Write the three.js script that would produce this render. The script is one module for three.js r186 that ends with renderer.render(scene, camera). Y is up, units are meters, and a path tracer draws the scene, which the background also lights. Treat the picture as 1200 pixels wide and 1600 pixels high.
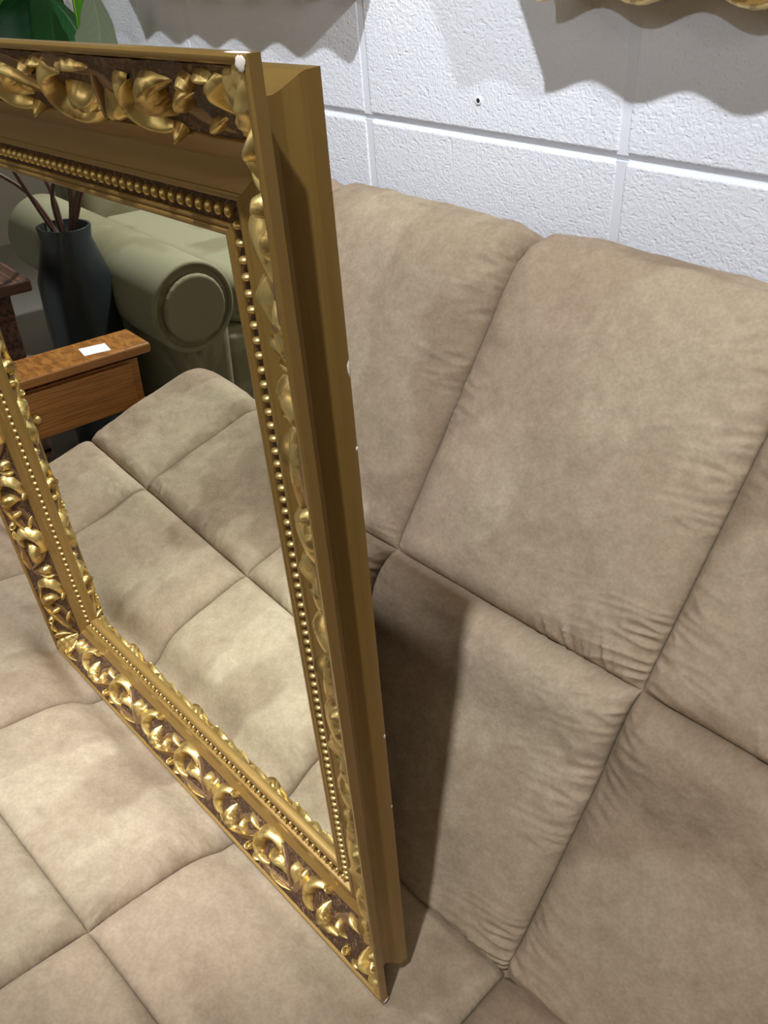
import * as THREE from 'three';
import { RoundedBoxGeometry } from 'three/addons/geometries/RoundedBoxGeometry.js';
import { mergeGeometries, mergeVertices, toCreasedNormals } from 'three/addons/utils/BufferGeometryUtils.js';
import { RectAreaLightUniformsLib } from 'three/addons/lights/RectAreaLightUniformsLib.js';
import { createNoise2D, createNoise3D } from 'simplex-noise';

// ───────────── camera, light, exposure ─────────────
const D2R = Math.PI / 180;
const scene = new THREE.Scene();
scene.background = new THREE.Color(0x000000);
const camera = new THREE.PerspectiveCamera(2 * Math.atan(800 / 1250) / D2R, 1200 / 1600, 0.02, 30);
camera.position.set(0, 1.0873, 0.8587);
camera.rotation.set(-39.235 * D2R, 47.4957 * D2R, -5.5783 * D2R, 'YXZ');
scene.add(camera);
const renderer = new THREE.WebGLRenderer({ antialias: true });
renderer.toneMapping = THREE.LinearToneMapping;
renderer.toneMappingExposure = 1.0;
renderer.shadowMap.enabled = true;
RectAreaLightUniformsLib.init();
const FLOOR = -0.14, CEIL = 2.62;
// the spotlights of the shop's ceiling track: [x, y, z], aim, candela, cone half angle, penumbra, size
const SPOTS = [
  { at: [-0.05, 2.46, 1.17], aim: [-0.6, 0.75, 0.1], cd: 13.5, angle: 36, pen: 1, size: 1.3, label: 'black track spotlight nearest the block wall, aimed down at the sofa' },
  { at: [0.5, 2.46, 3.4], aim: [-0.45, 1.42, 0.0], cd: 12, angle: 11.5, pen: 1, size: 2, label: 'black track spotlight far out in the shop, aimed at the hanging pictures' },
  { at: [1.62, 2.46, 1.1], aim: [-0.62, 1.2, 0.0], cd: 17, angle: 10.5, pen: 1, size: 1.6, label: 'black track spotlight at the right end, shining along the block wall' },
  { at: [-0.95, 2.46, 0.98], aim: [-0.64, 0.22, 0.65], cd: 17, angle: 10.8, pen: 1, size: 1.5, label: 'black track spotlight over the sofa bed, with a narrow beam on its seat' },
  { at: [-1.75, 2.46, 2.3], aim: [-2.05, 0.35, 1.3], cd: 27, angle: 34, pen: 0.8, size: 2, label: 'black track spotlight over the olive sofa arm beyond the end of the sofa bed' },
];
const PANELS = [[-2.6, 3.1, 'left'], [-0.4, 4.3, 'middle'], [1.7, 2.6, 'right']];
const PANEL_POWER = 2.1;

// ───────────── helpers ─────────────
let seed = 20240611;
const rnd = () => { seed = (seed + 0x6d2b79f5) | 0; let t = Math.imul(seed ^ (seed >>> 15), 1 | seed); t = (t + Math.imul(t ^ (t >>> 7), 61 | t)) ^ t; return ((t ^ (t >>> 14)) >>> 0) / 4294967296; };
const N2 = createNoise2D(rnd), N3 = createNoise3D(rnd);
const clamp = (x, a, b) => Math.min(b, Math.max(a, x)), lerp = (a, b, t) => a + (b - a) * t;
const smooth = (a, b, x) => { const t = clamp((x - a) / (b - a), 0, 1); return t * t * (3 - 2 * t); };
const V3 = (x, y, z) => new THREE.Vector3(x, y, z);
const used = {};
const numbered = (n) => { const k = (used[n] = (used[n] ?? -1) + 1); return k ? n + '_' + String(k).padStart(3, '0') : n; };
function obj(name, geo, mat, parent = scene) {
  const g = Array.isArray(geo) ? mergeGeometries(geo.map((q) => { const r = q.index ? q.toNonIndexed() : q; for (const a of Object.keys(r.attributes)) if (!['position', 'normal', 'uv'].includes(a)) r.deleteAttribute(a); return r; })) : geo;
  const m = new THREE.Mesh(g, mat); m.name = parent === scene ? numbered(name) : name; m.castShadow = m.receiveShadow = true; parent.add(m); return m;
}
function thing(name, label, category, pos = [0, 0, 0], rot = [0, 0, 0], group) {
  const o = new THREE.Group(); o.name = numbered(name); o.position.set(...pos); o.rotation.set(...rot, 'YXZ');
  o.userData = { label, category }; if (group) o.userData.group = group; scene.add(o); return o;
}
const tag = (o, label, category, group) => { o.userData = { label, category }; if (group) o.userData.group = group; return o; };
function struct(name, geo, mat) { const m = obj(name, geo, mat); m.name = name; m.userData.kind = 'structure'; return m; }
const box = (w, h, d, x = 0, y = 0, z = 0, r = 0) => (r ? new RoundedBoxGeometry(w, h, d, 2, r) : new THREE.BoxGeometry(w, h, d)).translate(x, y, z);
// a surface from a function over a grid; us, vs are the sample positions
function grid(us, vs, f, uvf) {
  const pos = [], uv = [], idx = [], W = us.length;
  for (const v of vs) for (const u of us) { const p = f(u, v); pos.push(p[0], p[1], p[2]); const q = uvf ? uvf(u, v) : [u, v]; uv.push(q[0], q[1]); }
  for (let j = 0; j < vs.length - 1; j++) for (let i = 0; i < W - 1; i++) { const a = j * W + i, b = a + 1, c = a + W, d = c + 1; idx.push(a, b, d, a, d, c); }
  const g = new THREE.BufferGeometry();
  g.setAttribute('position', new THREE.Float32BufferAttribute(pos, 3)); g.setAttribute('uv', new THREE.Float32BufferAttribute(uv, 2)); g.setIndex(idx); g.computeVertexNormals(); return g;
}
const range = (n, a = 0, b = 1) => Array.from({ length: n + 1 }, (_, i) => lerp(a, b, i / n));
const cheb = (n, a = 0, b = 1) => Array.from({ length: n + 1 }, (_, i) => { const t = i / n; return lerp(a, b, lerp(t, 0.5 - 0.5 * Math.cos(Math.PI * t), 0.8)); });

// ───────────── computed textures ─────────────
const hash = (x, y, s) => { let h = Math.imul(x, 374761393) ^ Math.imul(y, 668265263) ^ Math.imul(s, 2147483647 ^ 0x9e3779b1); h = Math.imul(h ^ (h >>> 13), 1274126177); return ((h ^ (h >>> 16)) >>> 0) / 4294967296; };
function tile(u, v, nx, ny, s) {   // periodic value noise, 0..1
  const x = u * nx, y = v * ny, ix = Math.floor(x), iy = Math.floor(y), fx = x - ix, fy = y - iy, sx = fx * fx * (3 - 2 * fx), sy = fy * fy * (3 - 2 * fy);
  const X = (i) => ((ix + i) % nx + nx) % nx, Y = (i) => ((iy + i) % ny + ny) % ny;
  return lerp(lerp(hash(X(0), Y(0), s), hash(X(1), Y(0), s), sx), lerp(hash(X(0), Y(1), s), hash(X(1), Y(1), s), sx), sy);
}
const fbm = (u, v, n, s, oct = 4, m = n) => { let a = 0.5, t = 0, w = 0; for (let o = 0; o < oct; o++) { t += a * tile(u, v, n << o, m << o, s + o * 17); w += a; a *= 0.5; } return t / w; };
function tex(size, f, srgb, rep = [1, 1]) {
  const d = new Uint8Array(size * size * 4);
  for (let y = 0; y < size; y++) for (let x = 0; x < size; x++) { const c = f((x + 0.5) / size, (y + 0.5) / size), o = (y * size + x) * 4; for (let k = 0; k < 3; k++) d[o + k] = clamp(Math.round((c.length ? c[k] : c) * 255), 0, 255); d[o + 3] = 255; }
  const t = new THREE.DataTexture(d, size, size); t.wrapS = t.wrapT = THREE.RepeatWrapping; t.magFilter = THREE.LinearFilter; if (srgb) t.colorSpace = THREE.SRGBColorSpace; t.repeat.set(...rep); t.needsUpdate = true; return t;
}
const mix3 = (a, b, t) => [lerp(a[0], b[0], t), lerp(a[1], b[1], t), lerp(a[2], b[2], t)];
const rgb = (hex) => [(hex >> 16 & 255) / 255, (hex >> 8 & 255) / 255, (hex & 255) / 255];

// brushed nap of the microsuede: broad smears rubbed two ways, over fine fibre grain (tile of 0.9 m)
const suedeA = rgb(0xa5937a), suedeB = rgb(0x907d66), suedeC = rgb(0xb5a58b);
const suedeMap = tex(1024, (u, v) => {
  const wu = u + 0.05 * (fbm(u, v, 5, 3, 3) - 0.5), wv = v + 0.05 * (fbm(u, v, 5, 9, 3) - 0.5);
  const a = smooth(0.47, 0.57, fbm(wu, wv, 3, 21, 4, 5)), b = smooth(0.52, 0.6, fbm(wu, wv, 7, 37, 4, 4)), pink = smooth(0.5, 0.6, fbm(wu, wv, 3, 55, 3));
  let c = mix3(suedeA, suedeB, a * 0.8); c = mix3(c, suedeC, b * 0.6); c = mix3(c, [0.65, 0.535, 0.46], pink * 0.22);
  const g = (tile(u, v, 420, 420, 71) - 0.5) * 0.05 + (fbm(u, v, 90, 77, 2) - 0.5) * 0.06;
  return [c[0] + g, c[1] + g, c[2] + g];
}, true, [1 / 0.9, 1 / 0.9]);
const suedeBump = tex(512, (u, v) => fbm(u, v, 60, 5, 3), false, [1 / 0.25, 1 / 0.25]);
// rolled masonry paint: soft stipple with ropey ridges (tile of 0.42 m)
const paintBump = tex(1024, (u, v) => {
  const wu = u + 0.010 * (fbm(u, v, 30, 2, 2) - 0.5), wv = v + 0.010 * (fbm(u, v, 30, 8, 2) - 0.5);
  const a = fbm(wu, wv, 112, 4, 3), r = 1 - Math.abs(2 * fbm(wu, wv, 95, 14, 2) - 1), pit = smooth(0.80, 0.9, tile(u, v, 110, 110, 91));
  return 0.15 + 0.45 * a + 0.45 * r * r - 0.35 * pit;
}, false, [1 / 0.42, 1 / 0.42]);
const brassMap = tex(512, (u, v) => mix3([0.90, 0.80, 0.52], [0.62, 0.49, 0.28], smooth(0.52, 0.7, fbm(u, v, 14, 6, 4)) * 0.7), true, [1 / 0.1, 1 / 0.1]);
const bedMap = tex(512, (u, v) => mix3([0.31, 0.225, 0.165], [0.50, 0.385, 0.27], smooth(0.52, 0.75, fbm(u, v, 40, 31, 3))), true, [1 / 0.08, 1 / 0.08]);
const bedBump = tex(512, (u, v) => fbm(u, v, 40, 31, 3), false, [1 / 0.08, 1 / 0.08]);
const satinRough = tex(512, (u, v) => 0.36 + 0.14 * fbm(u, v, 6, 12, 4, 30), false, [1 / 0.2, 1 / 0.2]);
const woodMap = (a, b, s) => tex(512, (u, v) => { const w = v + 0.03 * (fbm(u, v, 3, s, 3) - 0.5), r = fbm(u, w, 3, s + 5, 4, 40); return mix3(rgb(a), rgb(b), smooth(0.3, 0.72, r)); }, true, [1 / 0.5, 1 / 0.5]);

const std = (o) => new THREE.MeshStandardMaterial(o), phys = (o) => new THREE.MeshPhysicalMaterial(o);
const M = {
  suede: phys({ map: suedeMap, bumpMap: suedeBump, bumpScale: 0.0004, roughness: 0.95, sheen: 0.35, sheenRoughness: 0.45, sheenColor: new THREE.Color(0xd8c4a6), side: THREE.DoubleSide }),
  paint: std({ color: new THREE.Color().setRGB(0.81, 0.84, 0.895), roughness: 0.55, bumpMap: paintBump, bumpScale: 0.0009 }),
  mortar: std({ color: new THREE.Color().setRGB(0.77, 0.80, 0.855), roughness: 0.6 }),
  plaster: std({ color: 0xbdb6ab, roughness: 0.9 }), ceiling: std({ color: 0xd9d6d0, roughness: 0.95 }),
  satin: phys({ color: new THREE.Color().setRGB(0.335, 0.20, 0.048), metalness: 0.6, clearcoat: 0.7, clearcoatRoughness: 0.28, roughness: 1, roughnessMap: satinRough, side: THREE.DoubleSide }),
  brass: std({ map: brassMap, metalness: 0.85, roughness: 0.36, side: THREE.DoubleSide }),
  bronze: std({ color: new THREE.Color().setRGB(0.30, 0.19, 0.10), metalness: 0.7, roughness: 0.36, side: THREE.DoubleSide }),
  bed: std({ map: bedMap, metalness: 0.35, roughness: 0.5, bumpMap: bedBump, bumpScale: 0.0006, side: THREE.DoubleSide }),
  gesso: std({ color: 0xd8d0c4, roughness: 0.9 }),
  silver: std({ color: new THREE.Color().setRGB(0.92, 0.965, 0.895), metalness: 1, roughness: 0.0 }),
  backing: std({ color: 0x4a3524, roughness: 0.9 }),
  black: std({ color: 0x151515, roughness: 0.5 }), dark: std({ color: 0x1c1a18, roughness: 0.8 }),
};

// ───────────── room shell ─────────────
const BLOCK = 0.406, XJ = -0.8895, YM = 0.8027, COURSE = 0.203, GAP = 0.009;
{
  const X0 = -4.2, X1 = 3.0, Z1 = 5.2, T = 0.2, cx = (X0 + X1) / 2, w = X1 - X0;
  const tileMat = std({ map: tex(512, (u, v) => mix3([0.47, 0.45, 0.42], [0.55, 0.53, 0.5], fbm(u, v, 6, 19, 5)), true, [0.7, 0.7]), roughness: 0.45 });
  struct('floor', box(w + 2 * T, T, Z1 + 2 * T, cx, FLOOR - T / 2, Z1 / 2), tileMat);
  struct('ceiling', box(w + 2 * T, T, Z1 + 2 * T, cx, CEIL + T / 2, Z1 / 2), M.ceiling);
  struct('wall_left', box(T, CEIL - FLOOR, Z1, X0 - T / 2, (CEIL + FLOOR) / 2, Z1 / 2), M.plaster);
  struct('wall_right', box(T, CEIL - FLOOR, Z1, X1 + T / 2, (CEIL + FLOOR) / 2, Z1 / 2), M.plaster);
  struct('wall_front', box(w + 2 * T, CEIL - FLOOR, T, cx, (CEIL + FLOOR) / 2, Z1 + T / 2), M.plaster);
  // the painted block wall: raked bed joints, nearly flush head joints, every block its own piece
  const wall = struct('wall_back', box(w + 2 * T, CEIL - FLOOR, T, cx, (CEIL + FLOOR) / 2, -T / 2 - 0.007), M.mortar);
  const variants = [];
  for (let k = 0; k < 4; k++) {
    const g = new RoundedBoxGeometry(BLOCK - GAP, COURSE - GAP, 0.03, 3, 0.0042), p = g.attributes.position, uv = g.attributes.uv, ou = rnd(), ov = rnd();
    for (let i = 0; i < p.count; i++) uv.setXY(i, p.getX(i) + ou, p.getY(i) + ov);
    variants.push(g);
  }
  const cols = [Math.floor((X0 - XJ) / BLOCK) + 1, Math.floor((X1 - XJ) / BLOCK) - 1];
  for (let r = -5; r < 9; r++) for (let c = cols[0]; c <= cols[1]; c++) {
    const y = YM + (r + 0.5) * COURSE; if (y - COURSE / 2 < FLOOR || y + COURSE / 2 > CEIL) continue;
    if (c < -3 || c > 2 || r < -3 || r > 5) continue;
    const b = obj('block', variants[(r * 7 + c * 3 + 99) % 4], M.paint, wall); b.position.set(XJ + (c + 0.5) * BLOCK, y, -0.015 + (rnd() - 0.5) * 0.0012);
  }
  for (let r = -3; r <= 5; r++) for (let c = -3; c <= 3; c++) obj('mortar_joint', box(GAP + 0.006, COURSE - GAP + 0.002, 0.01), M.mortar, wall).position.set(XJ + c * BLOCK, YM + (r + 0.5) * COURSE, -0.0064);
}
{ // plastic wall plug left in the wall
  const t = thing('wall_plug', 'small round screw hole with a pale plastic plug in the white block wall', 'wall plug', [-0.689, 0.843, 0.0008]);
  obj('collar', new THREE.TorusGeometry(0.0036, 0.0014, 8, 20), M.mortar, t); obj('hole', new THREE.CylinderGeometry(0.0028, 0.0028, 0.002, 14).rotateX(Math.PI / 2), M.dark, t);
}

// ───────────── sofa bed ─────────────
const SEAT = new THREE.Matrix4().makeRotationFromEuler(new THREE.Euler(-16.8015 * D2R, 0.9737 * D2R, -0.6797 * D2R, 'YXZ'));
{
  const base = V3(-0.53, FLOOR, 0.6);
  const sofa = thing('sofa_bed', 'tan microsuede click-clack sofa bed with square quilted panels, carrying the gilt mirror', 'sofa bed', base.toArray());
  const bake = (g) => { g.applyMatrix4(SEAT).translate(-base.x, -base.y, -base.z); g.computeVertexNormals(); return g; };
  // profile paths in the sofa's own (y, z): walked by length
  function path(pts) {
    const L = [0]; for (let i = 1; i < pts.length; i++) L.push(L[i - 1] + Math.hypot(pts[i][0] - pts[i - 1][0], pts[i][1] - pts[i - 1][1]));
    return { len: L[L.length - 1], at(s) { let i = 1; while (i < L.length - 1 && L[i] < s) i++; const t = (s - L[i - 1]) / (L[i] - L[i - 1]), a = pts[i - 1], b = pts[i]; return [lerp(a[0], b[0], t), lerp(a[1], b[1], t)]; },
      normal(s) { const e = 0.012, a = this.at(Math.max(0, s - e)), b = this.at(Math.min(this.len, s + e)), dy = b[0] - a[0], dz = b[1] - a[1], l = Math.hypot(dy, dz); return [-dz / l, dy / l]; } };
  }
  const arc = (cy, cz, r, a0, a1, n = 10) => range(n, a0, a1).map((a) => [cy + r * Math.sin(a * D2R), cz + r * Math.cos(a * D2R)]);
  const zJ = 0.5939, zE = 0.8795, zF = 1.165, yM = 0.3144, zM = 0.4782;
  // normals point up for the seat when walked towards the wall, and to the room for the back when walked upwards
  const rows = {
    seatFront: path([[-0.16, zF], ...arc(-0.055, zF - 0.055, 0.055, 0, 90), [0, zE]]),
    seatRear: path([[0, zE], [0, zJ + 0.012], [-0.005, zJ - 0.004], [-0.014, zJ - 0.016], [-0.020, zJ - 0.05]]),
    backLower: path([[-0.024, zJ - 0.006], [0.006, zJ - 0.002], [yM, zM]]),
    backUpper: path([[yM, zM], [0.617, 0.3573], [0.650, 0.3405], [0.671, 0.318], [0.679, 0.288], [0.672, 0.258], [0.650, 0.236], [0.615, 0.232], [0.46, 0.262]]),
  };
  const X = [-1.462, -1.1945, -0.8656, -0.5367, -0.2078, 0.1211, 0.401];
  const edge = (d, r) => { const t = clamp(d / r, 0, 1); return Math.sqrt(Math.max(0, 1 - (1 - t) * (1 - t))); };
  function panel(name, row, k, o) {
    const P = rows[row], xa = X[k], xb = X[k + 1], w = xb - xa, sd = (row.length * 13 + k * 7) % 50, fine = o.fine?.includes(k) ? 1 : 0;
    const nu = fine ? 150 : 60, nv = fine ? Math.round(150 * P.len / w) : Math.round(60 * P.len / w);
    const us = cheb(nu), vs = cheb(nv);
    const f = (u, v) => {
      const x = xa + u * w, s = v * P.len, dl = u * w, dr = w - dl, db = s, dt = P.len - s, openTop = row === 'backUpper', openBase = row === 'seatFront';
      const crown = openTop ? lerp(1, 0.35, smooth(0.60, 0.82, v)) : 1;
      const tuck = row === 'seatRear' ? smooth(0.07, 0.03, dt) : row === 'backLower' ? smooth(0.06, 0.02, db) : 0;
      const eu = lerp(Math.min(edge(dl, k === 0 ? 0.07 : o.ru), edge(dr, k === 5 ? 0.07 : o.ru)), 1, 0.55 * tuck), ev = Math.min(openBase ? 1 : row === 'backLower' ? 0.4 + 0.6 * edge(db, o.rb) : edge(db, o.rb), openTop ? 1 : row === 'seatRear' ? 0.5 + 0.5 * edge(dt - 0.03, o.rt) : edge(dt, o.rt));
      const bul = Math.pow(Math.sin(Math.PI * clamp(u, 0.001, 0.999)), 0.7) * (openTop ? Math.pow(Math.sin(Math.PI * clamp(v / 0.66, 0.001, 0.999)), 0.6) : openBase ? Math.sin(Math.PI * clamp(lerp(0.3, 0.98, v), 0, 1)) : Math.pow(Math.sin(Math.PI * clamp(v, 0.001, 0.999)), 0.7));
      let h = (o.depth + o.puff * bul) * lerp(1, Math.pow(eu, 0.9), crown) * Math.pow(ev, 0.9) - o.depth;
      if (k === 0) h -= 0.06 * Math.pow(1 - clamp(dl / 0.06, 0, 1), 2); if (k === 5) h -= 0.06 * Math.pow(1 - clamp(dr / 0.06, 0, 1), 2);
      if (o.roll) h += o.roll * smooth(0.11, 0.035, dt) * ev * Math.pow(eu, 0.5);                       // the lower row bulges under the seam above it
      h += 0.0028 * N2(x * 7 + sd, s * 7) * ev * eu + 0.0012 * N2(x * 19, s * 19 + sd) * ev * eu;
      // puckers gathered along the stitched seams
      const gather = (d, along, amp, lam, fr, id) => { const n = N2(along * fr + d * 9 + id, d * 14 + id * 3), c = smooth(-0.5, 0.45, N2(along * 6 + id * 5, id)); return amp * Math.exp(-d / lam) * (1 - Math.exp(-d / 0.0035)) * c * (0.5 - Math.abs(n)) * 2; };
      if (o.side) { h += gather(dl, s, o.side * 0.6, 0.030, 44, sd + 1) + gather(dr, s, o.side, 0.036, 48, sd + 2); }
      if (o.low && !openBase) h += gather(db, x, o.low * smooth(0.04, 0.4, u), 0.042, 50, sd + 3);
      if (o.high && !openTop) h += gather(dt, x, o.high, 0.035, 34, sd + 4);
      const [y, z] = P.at(s), [ny, nz] = P.normal(s);
      if (row === 'seatRear' || row === 'seatFront') {                                                  // the cushion gives way under the mirror's edge
        const m = clamp((-0.262 - x) / 0.727, 0, 1), zm = lerp(0.712, 0.674, m), far = Math.hypot(Math.max(0, x + 0.262, -0.995 - x), Math.max(0, z - zm - 0.004, zm - 0.052 - z));
        const top = lerp(0.0005, -0.0262, m); h -= Math.max(0, 0.008 - top) * Math.exp(-Math.pow(far / 0.034, 2));
      }
      return [x, y - ny * -h, z - nz * -h];
    };
    const g = bake(grid(us, vs, f, (u, v) => [xa + u * w + k * 0.37, v * P.len + sd * 0.11]));
    return obj(name, g, M.suede, sofa);
  }
  // orientation check: seat walked to the wall has dz < 0 → normal (+y); back walked up has dy > 0 → normal (+z)
  for (let k = 0; k < 6; k++) {
    panel('seat_panel', 'seatFront', k, { ru: 0.03, rb: 0.04, rt: 0.026, depth: 0.017, puff: 0.010, side: 0.0016, high: 0.002, fine: [1, 2, 3] });
    panel('seat_panel', 'seatRear', k, { ru: 0.028, rb: 0.026, rt: 0.04, depth: 0.017, puff: 0.007, side: 0.0014, low: 0.0016, fine: [2, 3, 4] });
    panel('back_panel', 'backLower', k, { ru: 0.034, rb: 0.035, rt: 0.030, depth: 0.020, puff: 0.012, roll: 0.021, side: 0.0050, low: 0.003, high: 0.0022, fine: [2, 3, 4] });
    panel('back_panel', 'backUpper', k, { ru: 0.040, rb: 0.030, rt: 0.04, depth: 0.021, puff: 0.016, side: 0.0054, low: 0.0068, fine: [2, 3, 4] });
  }
  // the padded boxes under the quilting, end facings, steel hinge frame and legs
  const sideShape = (pts) => { const s = new THREE.Shape(); pts.forEach(([y, z], i) => (i ? s.lineTo(z, y) : s.moveTo(z, y))); return s; };
  const block = (pts, x0, x1) => { const g = new THREE.ExtrudeGeometry(sideShape(pts), { depth: x1 - x0, bevelEnabled: false }); g.applyMatrix4(new THREE.Matrix4().makeBasis(V3(0, 0, 1), V3(0, 1, 0), V3(1, 0, 0))).translate(x0, 0, 0); return g; };
  const sb = [[-0.020, zJ - 0.03], [-0.020, zJ + 0.016], [-0.06, zJ + 0.05], [-0.05, zF - 0.06], [-0.09, zF - 0.016], [-0.16, zF - 0.016], [-0.16, zJ - 0.03]];
  const bb = [[0.012, zJ - 0.024], [yM, zM - 0.03], [0.61, 0.33], [0.645, 0.30], [0.645, 0.262], [0.60, 0.248], [0.0, 0.50]];
  obj('seat_core', bake(block(sb, X[0] + 0.02, X[6] - 0.02)), M.suede, sofa);
  obj('back_core', bake(block(bb, X[0] + 0.02, X[6] - 0.02)), M.suede, sofa);
  const q = V3(0, 0, 0);
  for (const [x, z] of [[-1.36, 1.06], [0.3, 1.06], [-1.36, 0.66], [0.3, 0.66]]) {
    q.set(x, -0.15, z).applyMatrix4(SEAT); const h = q.y - FLOOR;
    obj('leg', new THREE.CylinderGeometry(0.022, 0.016, h, 14).translate(q.x - base.x, h / 2, q.z - base.z), M.black, sofa);
  }
}

// ───────────── gilt mirror ─────────────
const MW = 0.7202, MH = 0.8225, RW = 0.0965, GLASS = 0.0415;
{
  const mir = thing('gilt_mirror', 'rectangular mirror in a deep gilt frame carved with acanthus scrolls, standing on the sofa seat', 'mirror', [-0.2589, 0.2108, 0.6879], [-3.0131 * D2R, -1.6759 * D2R, 2.1745 * D2R]);
  // mouldings as closed profiles of (t inwards, w backwards)
  const cove = (a, b, sag, n = 8) => range(n).map((k) => { const dx = b[0] - a[0], dy = b[1] - a[1], l = Math.hypot(dx, dy), s = Math.sin(Math.PI * k) * sag; return [a[0] + dx * k - dy / l * s, a[1] + dy * k + dx / l * s]; });
  const bump = (cx, cy, r, a0, a1, n = 6) => range(n, a0, a1).map((a) => [cx + r * Math.cos(a * D2R), cy + r * Math.sin(a * D2R)]);
  const outer = [[0.0, 0.0076], [0.0, 0.0012], [0.0012, 0.0], [0.0034, 0.0003], [0.0046, 0.0026]];
  const scotia = [[0.0420, 0.0315], ...cove([0.0432, 0.0308], [0.0690, 0.0342], 0.0052), ...bump(0.0715, 0.0345, 0.0022, 190, 350), [0.0742, 0.0368]];
  const lipIn = [[0.0915, 0.0372], ...bump(0.0880 + 0.0018, 0.0372, 0.0016, 190, 350), ...bump(0.0940, 0.0386, 0.0022, 190, 360), [0.0965, GLASS - 0.0002]];
  const lipProfile = [[0.0742, 0.0368], [0.0742, 0.0392], [0.0878, 0.0392], ...bump(0.0892, 0.0375, 0.0016, 180, 350), ...bump(0.0935, 0.0384, 0.0024, 200, 360), [0.0965, GLASS], [0.0965, 0.0445]];
  const sideProfile = [[0.0102, 0.046], [0.0106, 0.0375], [0.0118, 0.0350], [0.0142, 0.0322], [0.0172, 0.0285], [0.0190, 0.0245], [0.0188, 0.0205], [0.0165, 0.0150], [0.0120, 0.0105], [0.0060, 0.0080], [0.0, 0.0076]];
  const back = [[0.0965, 0.0445], [0.0800, 0.0462], [0.0105, 0.046]];
  const carcass = [...sideProfile, ...outer.slice(1), [0.0050, 0.0052], [0.0405, 0.0330], ...scotia, ...lipProfile.slice(1), ...back.slice(1, 2)];
  // rail space (s along, t inwards, w back) → mirror space
  const rails = [
    { id: 'bottom', L: MW, f: (s, t, w) => [-s, t, -w], flip: 1 }, { id: 'right', L: MH, f: (s, t, w) => [-t, s, -w], flip: -1 },
    { id: 'top', L: MW, f: (s, t, w) => [-s, MH - t, -w], flip: -1 }, { id: 'left', L: MH, f: (s, t, w) => [-(MW - t), s, -w], flip: 1 },
  ];
  function sweepRail(profile, R, closed) {
    const pr = closed ? [...profile, profile[0]] : profile, n = 24;
    let acc = 0; const ac = pr.map((p, i) => (acc += i ? Math.hypot(p[0] - pr[i - 1][0], p[1] - pr[i - 1][1]) : 0));
    const g = grid(range(n), pr.map((_, i) => i), (u, i) => { const [t, w] = pr[i]; return R.f(lerp(t, R.L - t, u), t, w); }, (u, i) => [lerp(pr[i][0], R.L - pr[i][0], u), ac[i]]);
    return toCreasedNormals(g, 0.55);
  }
  // the carved band lies on a slope from the outer lip down to the cove
  const B0 = [0.0046, 0.0036], B1 = [0.0420, 0.0330], BL = Math.hypot(B1[0] - B0[0], B1[1] - B0[1]), BE = [(B1[0] - B0[0]) / BL, (B1[1] - B0[1]) / BL];
  const bedAt = (s, p, n) => [s, B0[0] + BE[0] * p + BE[1] * n, B0[1] + BE[1] * p - BE[0] * n];
  // carved pieces in (q along, p inwards 0..0.047, n proud)
  function frond(curve, wid, hgt, { seg = 22, ring = 12, lobes = 0, lift = 0, ribs = 0, crease = 0.3, flutes = 0 } = {}) {
    const pts = range(seg).map((k) => curve(k));
    return (map) => grid(range(ring), range(seg), (a, k) => {
      const i = Math.round(k * seg), c = pts[i], d0 = pts[Math.max(0, i - 1)], d1 = pts[Math.min(seg, i + 1)], l = Math.hypot(d1[0] - d0[0], d1[1] - d0[1]) || 1, tx = (d1[0] - d0[0]) / l, ty = (d1[1] - d0[1]) / l;
      const x0 = -Math.cos(a * Math.PI), W = wid(k) * (1 + (lobes ? (x0 < 0 ? 0.34 : 0.1) * (Math.pow(Math.abs(Math.sin(Math.PI * (lobes + 1) * k)), 0.7) - 0.6) : 0)), th = a * Math.PI, x = -Math.cos(th), yy = Math.sin(th);
      const H = hgt(k) * (1 + ribs * Math.cos(k * Math.PI * 2 * 6)), cr = 1 - crease * Math.exp(-Math.pow((x - 0.15) / 0.22, 2));
      const fl = flutes ? 1 - 0.22 * (0.5 + 0.5 * Math.cos(x * Math.PI * 2 * flutes)) * Math.sin(Math.PI * k) : 1;
      const n = -0.0015 + lift * Math.sin(Math.PI * k) + H * (0.45 * Math.pow(yy, 0.75) * cr + 0.6 * Math.pow(x < 0.3 ? (x + 1) / 1.3 : (1 - x) / 0.7, 0.85)) * fl, q = c[0] - ty * x * W, p = c[1] + tx * x * W;
      return map(q, p, Math.max(n, -0.0015));
    }, (a, k) => [a * 0.02 + pts[0][0], k * 0.06]);
  }
  const spiral = (cq, cp, r0, r1, a0, a1) => (k) => { const a = lerp(a0, a1, k) * D2R, r = lerp(r0, r1, k); return [cq + r * Math.cos(a), cp + r * Math.sin(a)]; };
  const bez = (...P) => { const c = P.length === 3 ? new THREE.QuadraticBezierCurve(...P.map((p) => new THREE.Vector2(...p))) : new THREE.CubicBezierCurve(...P.map((p) => new THREE.Vector2(...p))); return (k) => { const p = c.getPoint(k); return [p.x, p.y]; }; };
  const swell = (w, a = 0.15, e = 0.8) => (k) => w * (a + (1 - a) * Math.pow(Math.sin(Math.PI * clamp(k, 0, 1)), e));
  const drop = (w, at = 0.65) => (k) => w * Math.pow(Math.sin(Math.PI * Math.pow(clamp(k, 0.004, 0.996), Math.log(0.5) / Math.log(at))), 0.8);
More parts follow.
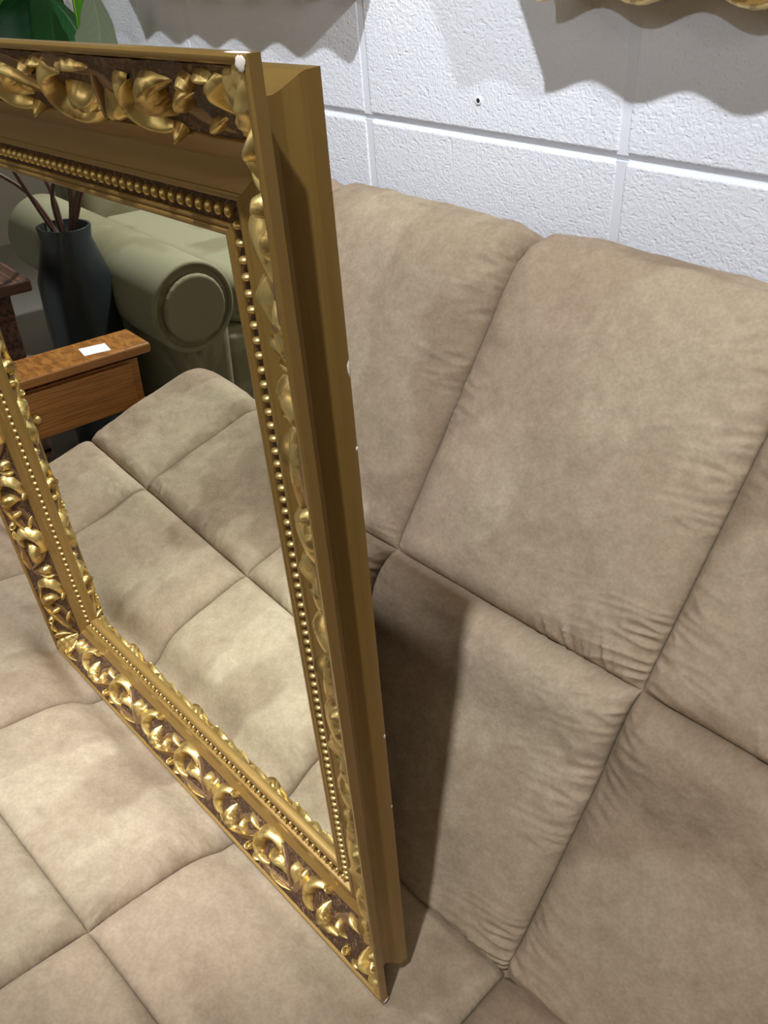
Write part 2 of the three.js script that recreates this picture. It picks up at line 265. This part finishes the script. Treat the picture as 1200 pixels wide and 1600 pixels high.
  const UNIT = [
    // low bronze foliage lying on the ground
    ['foliage', frond(bez([0.000, 0.004], [0.02, -0.002], [0.045, 0.002], [0.070, 0.010]), swell(0.0068, 0.2), swell(0.0065, 0.3), { flutes: 3, lobes: 5, seg: 26 }), 'bronze'],
    ['foliage', frond(bez([0.064, 0.002], [0.062, 0.016], [0.060, 0.032], [0.070, 0.046]), drop(0.0105, 0.5), swell(0.0060, 0.3), { flutes: 4, seg: 18 }), 'bronze'],
    ['foliage', frond(bez([0.092, 0.004], [0.120, -0.001], [0.145, 0.012], [0.178, 0.040]), swell(0.0078, 0.2), swell(0.0078, 0.4), { flutes: 3, seg: 26 }), 'bronze'],
    ['foliage', frond(bez([0.118, 0.018], [0.128, 0.030], [0.140, 0.038], [0.160, 0.043]), drop(0.0080, 0.5), swell(0.0050, 0.3), { flutes: 4, seg: 16 }), 'bronze'],
    // gilded leaves and scrolls
    ['scroll', frond(spiral(0.010, 0.0240, 0.0195, 0.0170, 22, 300), swell(0.0096, 0.16, 0.7), swell(0.0145, 0.3), { lobes: 3, seg: 34, crease: 0.12 })],
    ['leaf', frond(bez([0.052, 0.008], [0.044, 0.030], [0.026, 0.031], [0.010, 0.016]), drop(0.0098, 0.66), drop(0.0150, 0.62), { flutes: 2, lobes: 2, lift: 0.002 })],
    ['stem', frond(bez([0.014, 0.0440], [0.034, 0.043], [0.042, 0.022], [0.060, 0.004]), swell(0.0040, 0.3), swell(0.0085, 0.4)), 'bronze'],
    ['leaf', frond(bez([0.020, 0.0045], [0.03, -0.0005], [0.044, 0.0005], [0.058, 0.004]), swell(0.0034, 0.3), swell(0.0090, 0.4), { lobes: 4 })],
    ['leaf', frond(bez([0.062, 0.004], [0.061, 0.020], [0.056, 0.030], [0.051, 0.042]), drop(0.0078, 0.68), drop(0.0140, 0.7), { flutes: 2, lobes: 2 })],
    ['leaf', frond(bez([0.066, 0.006], [0.068, 0.020], [0.070, 0.030], [0.066, 0.043]), drop(0.0044, 0.7), drop(0.0100, 0.7), { seg: 14 })],
    ['scroll', frond(spiral(0.0960, 0.0245, 0.0185, 0.0170, 66, 268), swell(0.0082, 0.22, 0.7), swell(0.0135, 0.35), { lobes: 2, seg: 28, crease: 0.12 })],
    ['leaf', frond(spiral(0.1000, 0.0385, 0.0062, 0.0058, 196, 10), drop(0.0054, 0.7), drop(0.0125, 0.7), { seg: 14, crease: 0 })],
    ['stem', frond(bez([0.092, 0.0080], [0.112, 0.000], [0.142, 0.006], [0.176, 0.0425]), swell(0.0030, 0.3), swell(0.0120, 0.5))],
    ['leaf', frond(bez([0.140, 0.010], [0.116, 0.002], [0.102, 0.014], [0.110, 0.036]), drop(0.0088, 0.6), drop(0.0150, 0.62), { flutes: 2, lobes: 2, lift: 0.002 })],
    ['leaf', frond(bez([0.150, 0.017], [0.140, 0.012], [0.130, 0.018], [0.129, 0.030]), drop(0.0058, 0.65), drop(0.0115, 0.65), { seg: 16 })],
    ['leaf', frond(bez([0.162, 0.030], [0.150, 0.032], [0.142, 0.038], [0.134, 0.0425]), drop(0.0042, 0.6), drop(0.0095, 0.6), { seg: 14 })],
    ['curl', frond(spiral(0.152, 0.0062, 0.0050, 0.0022, 100, 500), swell(0.0022, 0.6), swell(0.0100, 0.6), { seg: 22, crease: 0 })],
    ['leaf', frond(bez([0.182, 0.010], [0.174, 0.001], [0.166, 0.000], [0.159, 0.0030]), drop(0.0036, 0.6), drop(0.0090, 0.6), { seg: 14 })],
  ];
  const bead = new THREE.SphereGeometry(0.00335, 10, 7); let beads = 0;
  for (const R of rails) {
    const rail = obj('frame_rail', sweepRail(carcass, R, true), M.satin, mir);
    const MB = (s, p, n) => R.f(...bedAt(s, p, n));
    // the antiqued ground behind the carving
    obj('carved_ground', grid(range(90), range(10), (u, v) => { const t = B0[0] + BE[0] * BL * v; return MB(lerp(t, R.L - t, u), BL * v, 0.0009 + 0.0007 * N3(u * R.L * 90, v * 4, R.L)); }, (u, v) => [u * R.L, v * BL]), M.bed, rail);
    const per = R.L === MW ? 0.170 : 0.1735, off = R.L === MW ? 0.21 : 0.222;
    // on the bottom rail the units run from the left corner to the right one
    for (let k = -1; k < 6; k++) for (const [name, make, mat] of UNIT) {
      let out = 0;
      const map = (q, p0, n) => {
        const p = 0.0040 + 0.91 * p0, s = off + per * k - q * per / 0.17, t = Math.max(0, bedAt(0, p, n)[1]), lo = t + 0.001, hi = R.L - t - 0.001;
        out = Math.max(out, lo - s, s - hi);
        return R.f(clamp(s, lo, hi), ...bedAt(0, p, n).slice(1));
      };
      const g = make(map);
      if (out > 0.004) continue;                                    // the corner leaves take over here
      obj(name, g, M[mat ?? 'brass'], rail);
    }
    obj('bead_channel', grid(range(2), [0.0744, 0.0876], (u, t) => R.f(lerp(t, R.L - t, u), t, 0.0387), (u, t) => [u * R.L, t]), M.bed, rail);
    // beads in their channel
    const n = Math.floor((R.L - 2 * 0.083) / 0.0094);
    for (let i = 0; i < n; i++) { const s = 0.083 + 0.0047 + (R.L - 0.166 - 0.0094) * i / (n - 1); const m = obj('bead', bead, M.brass, rail); m.position.set(...R.f(s, 0.0812, 0.0372)); if (R.L === MW) m.scale.set(0.72, 1.1, 1.1); else m.scale.set(1.1, 0.72, 1.1); beads++; }
  }
  // acanthus leaves folded over the four corners
  for (const [cx, cy, sx, sy] of [[0, 0, 1, 1], [MW, 0, -1, 1], [0, MH, 1, -1], [MW, MH, -1, -1]]) {
    const corner = (q, p, n) => { // q from the outer corner inwards along the mitre, p across it
      const d = q * 0.7071, a = d + p * 0.7071, b = d - p * 0.7071, t = Math.max(0.0005, Math.min(a, b)), base = bedAt(0, (t - B0[0]) / BE[0], 0), w = Math.max(0.0015, base[2]) - n * 0.9;
      return [-(cx + sx * (a + n * 0.3)), cy + sy * (b + n * 0.3), -w];
    };
    obj('corner_leaf', frond((k) => [lerp(0.058, 0.004, k), 0], drop(0.0120, 0.55), drop(0.0125, 0.55), { lobes: 4, ribs: 0.08, seg: 26 })(corner), M.brass, mir);
    for (const e of [1, -1]) obj('corner_leaf', frond(bez([0.050, e * 0.002], [0.044, e * 0.015], [0.036, e * 0.020], [0.024, e * 0.010]), drop(0.0052, 0.6), drop(0.0120, 0.6), { lobes: 3 })(corner), M.brass, mir);
  }
  // silvered glass and the backing board
  const gx = MW - 2 * RW + 0.006, gy = MH - 2 * RW + 0.006;
  obj('glass', box(gx, gy, 0.003, -MW / 2, MH / 2, -GLASS - 0.0015), M.silver, mir).userData.label = 'mirror glass, slightly green, dusty';
  obj('backing_board', box(gx + 0.06, gy + 0.06, 0.003, -MW / 2, MH / 2, -0.0478), M.backing, mir);
  // knocks where the gilding has come off down to the gesso
  const chip = (x, y, z, sx, sy, sz, r = 0) => { const g = new THREE.IcosahedronGeometry(1, 2), p = g.attributes.position; for (let i = 0; i < p.count; i++) { const k = 1 + 0.2 * N3(p.getX(i) * 1.3 + x * 90, p.getY(i) * 1.3 + y * 70, p.getZ(i) * 1.3); p.setXYZ(i, p.getX(i) * k, p.getY(i) * k, p.getZ(i) * k); } g.scale(sx, sy, sz).rotateZ(r); const m = obj('chip', mergeVertices(g), M.gesso, mir); m.geometry.computeVertexNormals(); m.position.set(x, y, z); m.userData.label = 'white chip in the gilding'; };
  chip(-0.0040, MH - 0.0034, 0.0000, 0.0034, 0.0030, 0.0008, 0.4); chip(-0.0100, MH - 0.0002, -0.0036, 0.0085, 0.0006, 0.0026); chip(-0.0106, 0.668, -0.0455, 0.0009, 0.005, 0.0012); chip(-0.0106, 0.617, -0.0458, 0.0009, 0.0018, 0.0012); chip(-0.0106, 0.36, -0.0452, 0.0008, 0.003, 0.0012); chip(-0.0106, 0.27, -0.0455, 0.0008, 0.0022, 0.001);
  chip(-0.0012, 0.0012, -0.0050, 0.0022, 0.0012, 0.0044);
}

// ───────────── pictures hanging on the block wall ─────────────
function picture(x0, x1, y0, y1, label, canvasMat) {
  const cx = (x0 + x1) / 2, w = x1 - x0, h = y1 - y0, t = thing('picture_frame', label, 'picture frame', [cx, y0, 0.002], [0, 0, 0]);
  const b = 0.075, n = 72, outline = [], inset = [];
  const side = (ax, ay, bx, by, nx, ny, lobes) => { for (let i = 0; i < n; i++) {
    const k = i / n, d = 0.017 * (0.5 - 0.5 * Math.cos(2 * Math.PI * lobes * k)), X = lerp(ax, bx, k) + nx * d, Y = lerp(ay, by, k) + ny * d, lim = w / 2 - 0.055 * clamp(1 - Math.min(Y, h - Y) / 0.10, 0, 1);
    outline.push([clamp(X, -lim, lim), Y]); inset.push([lerp(ax, bx, k) * (w - 2 * b) / w, b + lerp(ay, by, k) * (h - 2 * b) / h]);
  } };
  side(-w / 2, 0, w / 2, 0, 0, -1, 6); side(w / 2, 0, w / 2, h, 1, 0, 5); side(w / 2, h, -w / 2, h, 0, 1, 4); side(-w / 2, h, -w / 2, 0, -1, 0, 5); outline.push(outline[0]); inset.push(inset[0]);
  const section = [[0, 0.004], [0, 0.058], [0.03, 0.070], [0.09, 0.077], [0.2, 0.080], [0.35, 0.070], [0.6, 0.056], [0.8, 0.060], [1, 0.062], [1, 0.004], [0, 0.004]];
  obj('frame_moulding', toCreasedNormals(grid(range(outline.length - 1).map((k) => Math.round(k * (outline.length - 1))), section, (i, [m, z]) => [lerp(outline[i][0], inset[i][0], m), lerp(outline[i][1], inset[i][1], m), z], (i, [m, z]) => [i * 0.008, m * 0.08 + z]), 0.8), M.brass, t);
  const rim = obj('inner_rim', [box(w - 2 * b + 0.02, 0.012, 0.012, 0, b, 0.062, 0.004), box(w - 2 * b + 0.02, 0.012, 0.012, 0, h - b, 0.062, 0.004), box(0.012, h - 2 * b, 0.012, -w / 2 + b, h / 2, 0.062, 0.004), box(0.012, h - 2 * b, 0.012, w / 2 - b, h / 2, 0.062, 0.004)], M.satin, t);
  obj('canvas', box(w - 2 * b + 0.01, h - 2 * b + 0.01, 0.006, 0, h / 2, 0.03), canvasMat, t);
  return t;
}
const canvasMat = std({ map: tex(256, (u, v) => mix3([0.35, 0.33, 0.26], [0.52, 0.5, 0.42], fbm(u, v, 4, 61, 4)), true, [1, 1]), roughness: 0.8 });
picture(-0.615, 0.05, 0.977, 1.68, 'ornate gilt picture frame hung at the upper right, only its scalloped bottom edge in view', canvasMat);
picture(-1.40, -0.80, 0.984, 1.62, 'ornate gilt picture frame hung left of the other, above the mirror and the leaves', canvasMat);

// ───────────── potted plant behind the mirror ─────────────
{
  const px = -1.66, pz = 0.20, t = thing('potted_plant', 'artificial plant with broad glossy green leaves behind the top of the mirror', 'plant', [px, FLOOR, pz]);
  obj('pot', new THREE.LatheGeometry([[0.0, 0], [0.085, 0], [0.092, 0.01], [0.118, 0.2], [0.128, 0.225], [0.128, 0.25], [0.116, 0.25], [0.108, 0.22], [0, 0.22]].map((p) => new THREE.Vector2(...p)), 36), std({ color: 0x5b4636, roughness: 0.6 }), t);
  obj('soil', new THREE.CylinderGeometry(0.106, 0.106, 0.01, 28).translate(0, 0.222, 0), M.dark, t);
  const leafTex = (a, b, s) => tex(256, (u, v) => { const m = Math.exp(-Math.pow((u - 0.5) / 0.03, 2)), ve = Math.pow(Math.abs(Math.sin((v * 9 + Math.abs(u - 0.5) * 4) * Math.PI)), 14); return mix3(mix3(rgb(a), rgb(b), clamp(0.75 * m + 0.3 * ve, 0, 1)), rgb(a), 0.3 * fbm(u, v, 8, s, 3)); }, true);
  const leafM = (a, b, s, r = 0.28) => phys({ map: leafTex(a, b, s), roughness: r, clearcoat: 0.3, clearcoatRoughness: 0.25, side: THREE.DoubleSide });
  const mats = [leafM(0x2c7020, 0x8ab044, 1), leafM(0x1b4a24, 0x346a3c, 2, 0.22), leafM(0x0c3d16, 0x1c5020, 3), leafM(0x76846a, 0x8a9478, 4, 0.5)];
  const stemM = std({ map: tex(256, (u, v) => mix3([0.25, 0.47, 0.10], [0.58, 0.68, 0.22], smooth(0.45, 0.6, fbm(u, v, 6, 44, 3, 14))), true, [1, 1]), roughness: 0.35 });
  const local = (p) => V3(p[0] - px, p[1] - FLOOR, p[2] - pz);
  function stem(points, r) { obj('stem', new THREE.TubeGeometry(new THREE.CatmullRomCurve3(points.map(local)), 40, r, 10), stemM, t); }
  // a leaf along a spine: half width, direction of its face, fold along the midrib
  function leaf(points, hw, face, fold, mat) {
    const c = new THREE.CatmullRomCurve3(points.map(local)), F = V3(...face).normalize();
    obj('leaf', grid(range(12, -1, 1), range(28), (a, k) => { const p = c.getPoint(k), d = c.getTangent(k), s = V3().crossVectors(d, F).normalize(), w = hw * Math.pow(Math.sin(Math.PI * clamp(Math.pow(k, 0.75), 0.015, 0.99)), 0.8) * (1 + 0.05 * Math.sin(k * 26)), n = V3().crossVectors(s, d); return p.addScaledVector(s, a * w).addScaledVector(n, fold * w * Math.abs(a) - 0.25 * fold * w).toArray(); }, (a, k) => [a / 2 + 0.5, k]), mat, t);
  }
  const soil = [px, FLOOR + 0.2, pz];
  stem([soil, [-1.62, 0.4, 0.16], [-1.50, 0.74, 0.11], [-1.452, 0.905, 0.10], [-1.44, 0.965, 0.10]], 0.012);
  stem([soil, [-1.70, 0.4, 0.15], [-1.74, 0.7, 0.13], [-1.735, 0.86, 0.12]], 0.007);
  stem([soil, [-1.66, 0.4, 0.15], [-1.66, 0.66, 0.12], [-1.64, 0.80, 0.115]], 0.007);
  leaf([[-1.735, 0.80, 0.12], [-1.765, 0.86, 0.11], [-1.775, 0.91, 0.10], [-1.765, 0.955, 0.10]], 0.045, [0.6, 0.3, 0.7], 0.3, mats[0]);
  leaf([[-1.655, 0.78, 0.115], [-1.645, 0.885, 0.10], [-1.615, 0.95, 0.10], [-1.575, 1.06, 0.12]], 0.056, [0.85, 0.1, 0.5], 0.7, mats[1]);
  leaf([[-1.60, 0.76, 0.10], [-1.605, 0.88, 0.085], [-1.585, 0.95, 0.08], [-1.555, 1.05, 0.09]], 0.036, [0.5, -0.1, 0.8], 0.2, mats[2]);
  leaf([[-1.468, 0.84, 0.10], [-1.482, 0.885, 0.098], [-1.515, 0.92, 0.096], [-1.548, 0.942, 0.096]], 0.016, [0.6, 0.3, 0.7], 0.6, mats[1]);
  leaf([[-1.468, 0.815, 0.10], [-1.435, 0.85, 0.10], [-1.405, 0.90, 0.10], [-1.375, 0.972, 0.11]], 0.042, [0.55, 0, 0.8], 0.15, mats[3]);
}

// ───────────── what the mirror sees beyond the end of the sofa ─────────────
const honey = std({ map: woodMap(0xa06a32, 0x7d4f24, 101), roughness: 0.22 }), walnut = std({ map: woodMap(0x6b4a3c, 0x3f2921, 131), roughness: 0.4 });
const paper = std({ color: 0xe8ecef, roughness: 0.8 });
{
  const t = thing('side_table', 'narrow honey-brown wooden side table with a drawer, seen in the mirror beside the sofa end', 'table', [-1.545, FLOOR, 0.80]);
  const H = 0.38 - FLOOR;
  obj('top', box(0.105, 0.022, 0.54, 0, H - 0.011, 0, 0.006), honey, t); obj('drawer_front', box(0.006, 0.10, 0.44, 0.045, H - 0.085, 0, 0.002), honey, t); obj('apron', box(0.078, 0.11, 0.48, 0, H - 0.085, 0), honey, t);
  obj('drawer_knob', new THREE.SphereGeometry(0.010, 14, 10).translate(0.056, H - 0.085, 0), M.brass, t);
  for (const [x, z] of [[-0.03, -0.23], [0.03, -0.23], [-0.03, 0.23], [0.03, 0.23]]) obj('leg', new THREE.CylinderGeometry(0.017, 0.012, H - 0.13, 12).translate(x, (H - 0.13) / 2, z), honey, t);
  const p = tag(obj('price_tag', box(0.042, 0.0006, 0.055), paper), 'blank white paper price tag on the honey-brown side table', 'price tag'); p.position.set(-1.535, 0.3804, 0.965); p.rotation.y = 0.15;
}
{
  const t = thing('end_table', 'dark walnut end table with an overhanging top, farther off in the mirror', 'table', [-2.02, FLOOR, 0.755]);
  const H = 0.46 - FLOOR;
  obj('top', box(0.42, 0.028, 0.42, 0, H - 0.014, 0, 0.006), walnut, t); obj('apron', box(0.32, 0.06, 0.32, 0, H - 0.058, 0), walnut, t); obj('shelf', box(0.34, 0.018, 0.34, 0, 0.16, 0, 0.004), walnut, t);
  for (const [x, z] of [[-1, -1], [1, -1], [-1, 1], [1, 1]]) obj('leg', box(0.04, H - 0.028, 0.04, x * 0.15, (H - 0.028) / 2, z * 0.15, 0.004), walnut, t);
  const p = tag(obj('price_tag', box(0.05, 0.0006, 0.06), paper), 'blank white paper price tag on the dark walnut end table', 'price tag'); p.position.set(-1.89, 0.4604, 0.87);
}
{
  const olive = phys({ map: tex(512, (u, v) => mix3([0.53, 0.51, 0.40], [0.46, 0.43, 0.32], smooth(0.4, 0.65, fbm(u, v, 5, 211, 4))), true, [1.2, 1.2]), roughness: 0.9, sheen: 0.2, sheenRoughness: 0.5, sheenColor: new THREE.Color(0xb9b59a) });
  const t = thing('rolled_arm_sofa', 'olive upholstered sofa with a fat rolled arm, beyond the wooden tables in the mirror', 'sofa', [-2.25, FLOOR, 1.75]);
  const y = (v) => v - FLOOR;
  const arm = (z0, s) => {
    const g = new THREE.CylinderGeometry(0.115, 0.115, 0.87, 40, 1).rotateZ(Math.PI / 2).translate(0.095, y(0.332), z0);
    const a = obj('arm', [g, box(0.86, y(0.30), 0.16, 0.09, y(0.30) / 2 + 0.02, z0 + s * 0.03, 0.03)], olive, t);
    const face = new THREE.Shape(); face.absarc(0, 0, 0.078, 0, Math.PI * 2); obj('scroll_panel', new THREE.ExtrudeGeometry(face, { depth: 0.012, bevelEnabled: true, bevelSize: 0.008, bevelThickness: 0.008, bevelSegments: 4 }).rotateY(Math.PI / 2).translate(0.526, y(0.332), z0), olive, a);
    obj('welt', new THREE.TorusGeometry(0.108, 0.008, 8, 48).rotateY(Math.PI / 2).translate(0.53, y(0.332), z0), olive, a);
  };
  arm(1.306 - 1.75, 1); arm(3.0 - 1.75, -1);
  obj('seat', box(0.92, 0.26, 1.5, 0, 0.22, 0.43, 0.03), olive, t); obj('seat_cushion', box(0.8, 0.15, 0.72, 0.06, 0.42, 0.07, 0.05), olive, t); obj('seat_cushion', box(0.8, 0.15, 0.72, 0.06, 0.42, 0.81, 0.05), olive, t);
  obj('backrest', box(0.22, 0.75, 1.5, -0.45, 0.42, 0.43, 0.06), olive, t);
  for (const [x, z] of [[0.4, -0.35], [-0.4, -0.35], [0.4, 1.2], [-0.4, 1.2]]) obj('foot', new THREE.CylinderGeometry(0.03, 0.022, 0.09, 14).translate(x, 0.045, z), M.black, t);
}
{
  const t = thing('floor_vase', 'tall dark floor vase holding bare curved twigs, between the tables in the mirror', 'vase', [-1.98, FLOOR, 1.13]);
  obj('body', new THREE.LatheGeometry([[0, 0], [0.07, 0], [0.085, 0.03], [0.098, 0.25], [0.09, 0.52], [0.06, 0.62], [0.064, 0.65], [0.054, 0.65], [0.048, 0.61], [0, 0.6]].map((p) => new THREE.Vector2(...p)), 32), std({ color: 0x23282a, roughness: 0.35 }), t);
  for (let i = 0; i < 11; i++) { const a = i * 0.9 + 0.3, r = 0.14 + 0.10 * rnd(), h = 0.85 + 0.5 * rnd(); obj('twig', new THREE.TubeGeometry(new THREE.CatmullRomCurve3([V3(0, 0.58, 0), V3(0.3 * r * Math.cos(a), 0.72, 0.3 * r * Math.sin(a)), V3(r * Math.cos(a + 0.4), 0.5 + 0.5 * h * 0.8, r * Math.sin(a + 0.4)), V3(r * 1.3 * Math.cos(a), 0.2 + h, r * 1.3 * Math.sin(a))]), 24, 0.0045, 7), walnut, t); }
}
{
  const t = thing('footstool', 'low cream upholstered footstool on the floor past the olive sofa arm, seen in the mirror', 'footstool', [-3.45, FLOOR, 2.45]);
  obj('cushion', new RoundedBoxGeometry(0.5, 0.2, 0.5, 4, 0.06).translate(0, 0.26, 0), std({ color: 0xd8c9b0, roughness: 0.9 }), t);
  for (const [x, z] of [[-1, -1], [1, -1], [-1, 1], [1, 1]]) obj('leg', new THREE.CylinderGeometry(0.02, 0.014, 0.17, 12).translate(x * 0.19, 0.085, z * 0.19), walnut, t);
}

// ───────────── lamps ─────────────
for (const S of SPOTS) {
  const at = V3(...S.at), aim = V3(...S.aim), dir = aim.clone().sub(at).normalize();
  const t = thing('track_spotlight', S.label, 'spotlight', [at.x, CEIL, at.z]);
  obj('ceiling_plate', new THREE.CylinderGeometry(0.045, 0.05, 0.025, 24).translate(0, -0.0125, 0), M.black, t); obj('stalk', new THREE.CylinderGeometry(0.008, 0.008, CEIL - at.y - 0.05, 10).translate(0, -(CEIL - at.y - 0.05) / 2, 0), M.black, t);
  const rot = new THREE.Quaternion().setFromUnitVectors(V3(0, -1, 0), dir), off = V3(0, at.y - CEIL, 0).addScaledVector(dir, -0.055);
  const can = obj('can', new THREE.LatheGeometry([[0, 0.06], [0.03, 0.058], [0.036, 0.04], [0.038, -0.05], [0.034, -0.05], [0.033, 0.03], [0, 0.035]].map((p) => new THREE.Vector2(...p)), 28), M.black, t); can.quaternion.copy(rot); can.position.copy(off);
  const lens = obj('lamp_lens', new THREE.CylinderGeometry(0.03, 0.03, 0.004, 24), std({ color: 0xffffff, emissive: 0xfff6e8, emissiveIntensity: 8 }), t); lens.quaternion.copy(rot); lens.position.copy(off).addScaledVector(dir, 0.04);
  const L = new THREE.SpotLight(0xf4f8ff, S.cd, 0, S.angle * D2R, S.pen, 2); L.name = 'spotlight_beam'; L.position.copy(at).addScaledVector(dir, 0.012); L.target.position.copy(aim); L.castShadow = true; L.shadow.radius = S.size; L.shadow.mapSize.set(2048, 2048); L.shadow.bias = -0.0004;
  scene.add(L, L.target); L.target.name = 'spotlight_aim';
}
for (const [x, z, where] of PANELS) {
  const t = thing('ceiling_panel', 'square fluorescent ceiling panel lighting the ' + where + ' side of the shop', 'ceiling light', [x, CEIL, z]);
  obj('frame', box(1.24, 0.03, 1.24, 0, -0.015, 0, 0.004), M.ceiling, t); obj('diffuser', box(1.18, 0.006, 1.18, 0, -0.032, 0), std({ color: 0xffffff, emissive: 0xfff8ee, emissiveIntensity: 1.5 }), t);
  const L = new THREE.RectAreaLight(0xfff4e6, PANEL_POWER, 1.18, 1.18); L.name = 'panel_light'; L.position.set(x, CEIL - 0.04, z); L.lookAt(x, 0, z); scene.add(L);
}
renderer.render(scene, camera);
